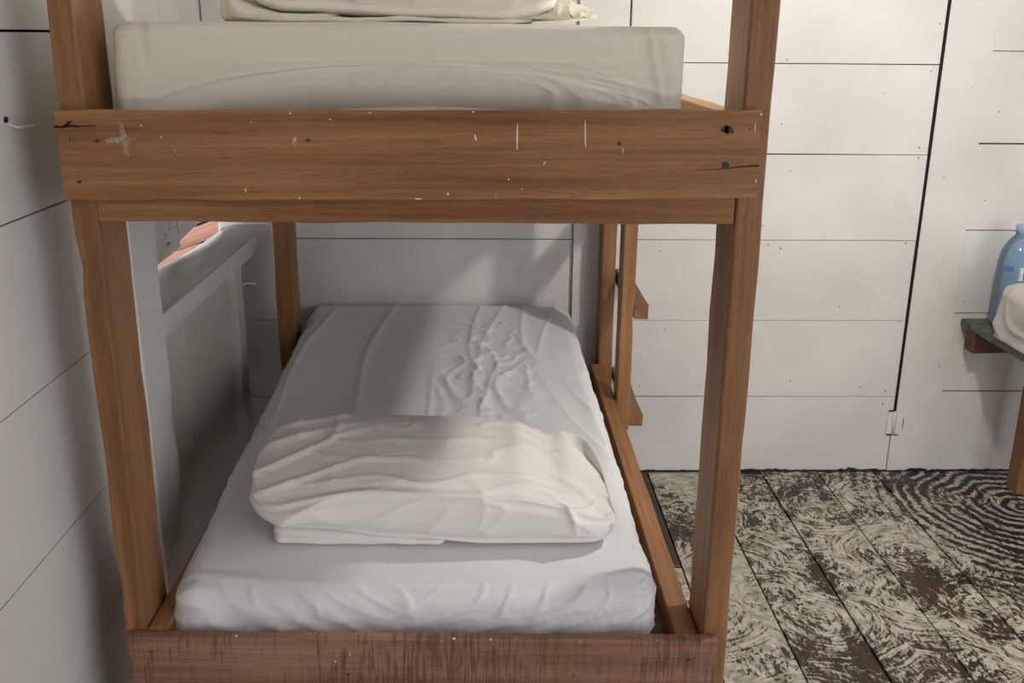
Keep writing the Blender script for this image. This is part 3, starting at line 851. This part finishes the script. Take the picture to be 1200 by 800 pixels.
# thin crumpled open end of the case, on the lamp side
tw = NT('thin_case_cloth')
tw.b.inputs['Subsurface Weight'].default_value = 0.0
tr = tw.n('ShaderNodeBsdfTranslucent'); tr.inputs[0].default_value = (.96, .94, .82, 1)
mxs = tw.n('ShaderNodeMixShader'); mxs.inputs[0].default_value = .5
tw.b.inputs['Base Color'].default_value = (.93, .91, .83, 1); tw.b.inputs['Roughness'].default_value = .8
outn = [n for n in tw.t.nodes if n.type == 'OUTPUT_MATERIAL'][0]
tw.t.links.new(tw.b.outputs[0], mxs.inputs[1]); tw.t.links.new(tr.outputs[0], mxs.inputs[2]); tw.t.links.new(mxs.outputs[0], outn.inputs[0])
V, Fc = [], []
n, m = 46, 30
for side in (0, 1):
    for i in range(n + 1):
        for j in range(m + 1):
            u, v = i / n, j / m
            xx = .03 + .145 * u + .012 * noise.noise(Vector((v * 6, 1.3, side)))
            yy = 1.70 + .30 * v
            hgt = (.034 * math.sin(min(1, u * 1.05) * 2.2) ** 1 * (.5 + .5 * ridged(Vector((v * 4 + u * 2, u * 3, 2)), 2)) * (1 - .5 * u)) + .006
            hgt *= min(1, .25 + 4 * v) if side else 1
            wob = .008 * ridged(Vector((u * 7, v * 9, 5)), 3)
            zz = 1.5755 + (hgt + wob if side else .001 + .002 * u)
            V.append((xx, yy, zz))
ofs = (n + 1) * (m + 1)
for side in (0, 1):
    for i in range(n):
        for j in range(m):
            a = side * ofs + i * (m + 1) + j
            Fc.append((a, a + 1, a + m + 2, a + m + 1))
for i in range(n):
    for j in (0, m):
        a = i * (m + 1) + j
        Fc.append((a, a + m + 1, a + m + 1 + ofs, a + ofs))
for j in range(m):
    a = j; Fc.append((a, a + 1, a + 1 + ofs, a + ofs))
o = link('case_open_end', pydata('case_open_end', V, Fc, True), tw.m, up_p)

# ------------------------------------------------------------------ side table with bottle and bundle
gt = NT('green_flaked_paint'); _p = gt.pos()
_a = gt.noise(_p, 34, 5, .65); _b = gt.noise(_p, 120, 3)
_c = gt.ramp(_a, (.3, (.035, .045, .03)), (.5, (.085, .10, .07)), (.66, (.14, .155, .11)))
_c = gt.mix(gt.ramp(gt.noise(_p, 55, 4, .7), (.66, 0.0), (.70, 1.0)), _c, (.55, .54, .48))
GREEN = gt.done(_c, .5, gt.bump(_b, .001, .5))
tab = empty('side_table', (1.95, 2.95, 0))
tag(tab, 'low green-topped timber table against the back wall at the right edge', 'table')
timber('table_top', 1.694, 2.35, 2.45, 3.322, .578, .600, 'x', GREEN, tab, r=.004, rough=.0012)
timber('cross_beam', 1.708, 2.30, 3.235, 3.30, .495, .577, 'x', WOOD_DARK, tab)
timber('cross_beam', 1.765, 2.30, 2.97, 3.01, .535, .577, 'x', WOOD_POST, tab)
timber('leg', 1.888, 1.945, 3.13, 3.20, 0, .577, 'z', WOOD_POST, tab)
timber('leg', 2.22, 2.28, 3.13, 3.20, 0, .577, 'z', WOOD_POST, tab)
timber('leg', 1.93, 1.99, 2.50, 2.57, 0, .577, 'z', WOOD_POST, tab)
timber('leg', 2.22, 2.28, 2.50, 2.57, 0, .577, 'z', WOOD_POST, tab)

bo = empty('water_bottle', (1.805, 3.215, .600))
tag(bo, 'clear blue plastic water bottle with cap standing behind the white bundle on the table', 'bottle')
pb = NT('blue_plastic')
gl = pb.n('ShaderNodeBsdfGlass'); gl.inputs[0].default_value = (.62, .80, .93, 1); gl.inputs['IOR'].default_value = 1.12; gl.inputs['Roughness'].default_value = .06
tp_ = pb.n('ShaderNodeBsdfTransparent'); tp_.inputs[0].default_value = (.66, .82, .93, 1)
m1 = pb.n('ShaderNodeMixShader'); m1.inputs[0].default_value = .45
gs = pb.n('ShaderNodeBsdfGlossy'); gs.inputs['Roughness'].default_value = .12
fz = pb.n('ShaderNodeFresnel'); fz.inputs[0].default_value = 1.45
m2 = pb.n('ShaderNodeMixShader')
df = pb.n('ShaderNodeBsdfDiffuse'); df.inputs[0].default_value = (.34, .52, .70, 1)
m3 = pb.n('ShaderNodeMixShader'); m3.inputs[0].default_value = .35
pb.t.links.new(tp_.outputs[0], m3.inputs[1]); pb.t.links.new(df.outputs[0], m3.inputs[2])
pb.t.links.new(fz.outputs[0], m2.inputs[0]); pb.t.links.new(m3.outputs[0], m2.inputs[1]); pb.t.links.new(gs.outputs[0], m2.inputs[2])
pb.t.links.new(m2.outputs[0], [n for n in pb.t.nodes if n.type == 'OUTPUT_MATERIAL'][0].inputs[0])
prof = [(.03, .002), (.056, .004), (.063, .015)]
for i in range(14):
    prof += [(.064, .02 + i * .013), (.0605, .0265 + i * .013)] if i < 7 else [(.0635, .03 + i * .013)]
prof += [(.0635, .225), (.061, .245), (.054, .272), (.043, .297), (.030, .315), (.022, .322), (.021, .332), (.0245, .3335), (.0245, .3355), (.020, .337), (.020, .345)]
link('bottle_body', lathe_mesh('bottle_body', prof, 40), pb.m, bo, loc=(1.805, 3.215, .6005))
CAP = flat('lilac_cap', (.33, .40, .66), .45)
cp = [(.0, .336), (.0235, .336), (.0245, .338), (.0245, .352), (.0225, .356), (0.0, .357)]
link('bottle_cap', lathe_mesh('bottle_cap', cp[1:-1], 28), CAP, bo, loc=(1.805, 3.215, .6005))
# printed label band with a pale block and dark strokes
LB = flat('label_blue', (.10, .20, .46), .5); LW = flat('label_white', (.68, .76, .84), .5); LD = flat('label_ink', (.02, .03, .07), .5)
def band(nm, r, z0, z1, a0, a1, mat, n=14):
    V, Fc = [], []
    for k in range(n + 1):
        a = a0 + (a1 - a0) * k / n
        for rr in (r, r + .0006):
            for z in (z0, z1): V.append((rr * math.cos(a), rr * math.sin(a), z))
    for k in range(n):
        a, b = 4 * k, 4 * k + 4
        Fc += [(a, a + 1, b + 1, b), (a + 2, b + 2, b + 3, a + 3), (a, b, b + 2, a + 2), (a + 1, a + 3, b + 3, b + 1)]
    Fc += [(0, 2, 3, 1), (4 * n, 4 * n + 1, 4 * n + 3, 4 * n + 2)]
    return link(nm, pydata(nm, V, Fc, False), mat, bo, loc=(1.805, 3.215, .6005))
R2 = math.radians
band('label', .0642, .205, .224, R2(200), R2(232), LB)
band('label', .0642, .178, .222, R2(248), R2(262), LW)
band('label', .0642, .178, .222, R2(266), R2(272), LW)
for (a, z0, z1) in ((250, .183, .218), (260, .183, .218), (278, .172, .226), (282, .172, .226)):
    band('label_print', .0652, z0, z1, R2(a), R2(a + 1.5), LD, 2)
band('label_print', .0642, .150, .156, R2(225), R2(262), LB)

# white bundled pillow on the table
pts, Fc = rounded_box(.52, .32, .20, .024, 60, 40, 26)
V = []
for p, d in pts:
    x, y, z = p
    q = Vector((x, y, z))
    dd = .016 * noise.noise(Vector((x * 8, y * 8, z * 9 + 3))) + .012 * ridged(Vector((x * 6 + z * 5, y * 7, z * 4)), 3) - .008
    zt = z / .20
    V.append(Vector((1.934 + x + .03 * zt * max(0, (.1 - y)) , 2.765 + y, .604 + z - .03 * zt * max(0, -x - .2) / .06)) + d * dd * (1 if d.z > -.5 else 0))
BUN = cloth('bundle_cloth', (.56, .535, .50))
o = link('cloth_bundle', pydata('cloth_bundle', V, Fc, True), BUN)
tag(o, 'greyish white lumpy cushion lying on the green table', 'cushion')

# ------------------------------------------------------------------ hanging bulb (above the frame)
lp = empty('pendant_lamp', LAMP)
tag(lp, 'bare warm bulb hanging on a cord beside the bunk', 'lamp')
em = NT('bulb_glow'); em.b.inputs['Emission Color'].default_value = (1, .86, .66, 1); em.b.inputs['Emission Strength'].default_value = 12
bprof = [(.004, -.045), (.018, -.042), (.028, -.030), (.031, -.012), (.027, .006), (.017, .026), (.0135, .042)]
link('bulb', lathe_mesh('bulb', bprof, 20), em.m, lp, loc=LAMP)
link('socket', lathe_mesh('socket', [(.014, .043), (.02, .045), (.021, .085), (.012, .098), (.004, .102)], 20), BRONZE, lp, loc=LAMP)
link('cord', tube_mesh('cord', [(0, 0, .10), (0.002, 0, .3), (0, 0, 2.62 - LAMP[2] + .01)], .003), BRONZE, lp, loc=LAMP)
ld = bpy.data.lights.new('bulb_light', 'POINT'); ld.energy = LAMP_W; ld.color = (1, .955, .885); ld.shadow_soft_size = .035
lo = bpy.data.objects.new('bulb_light', ld); COL.objects.link(lo); lo.parent = lp; lo.location = (0, 0, -.10)
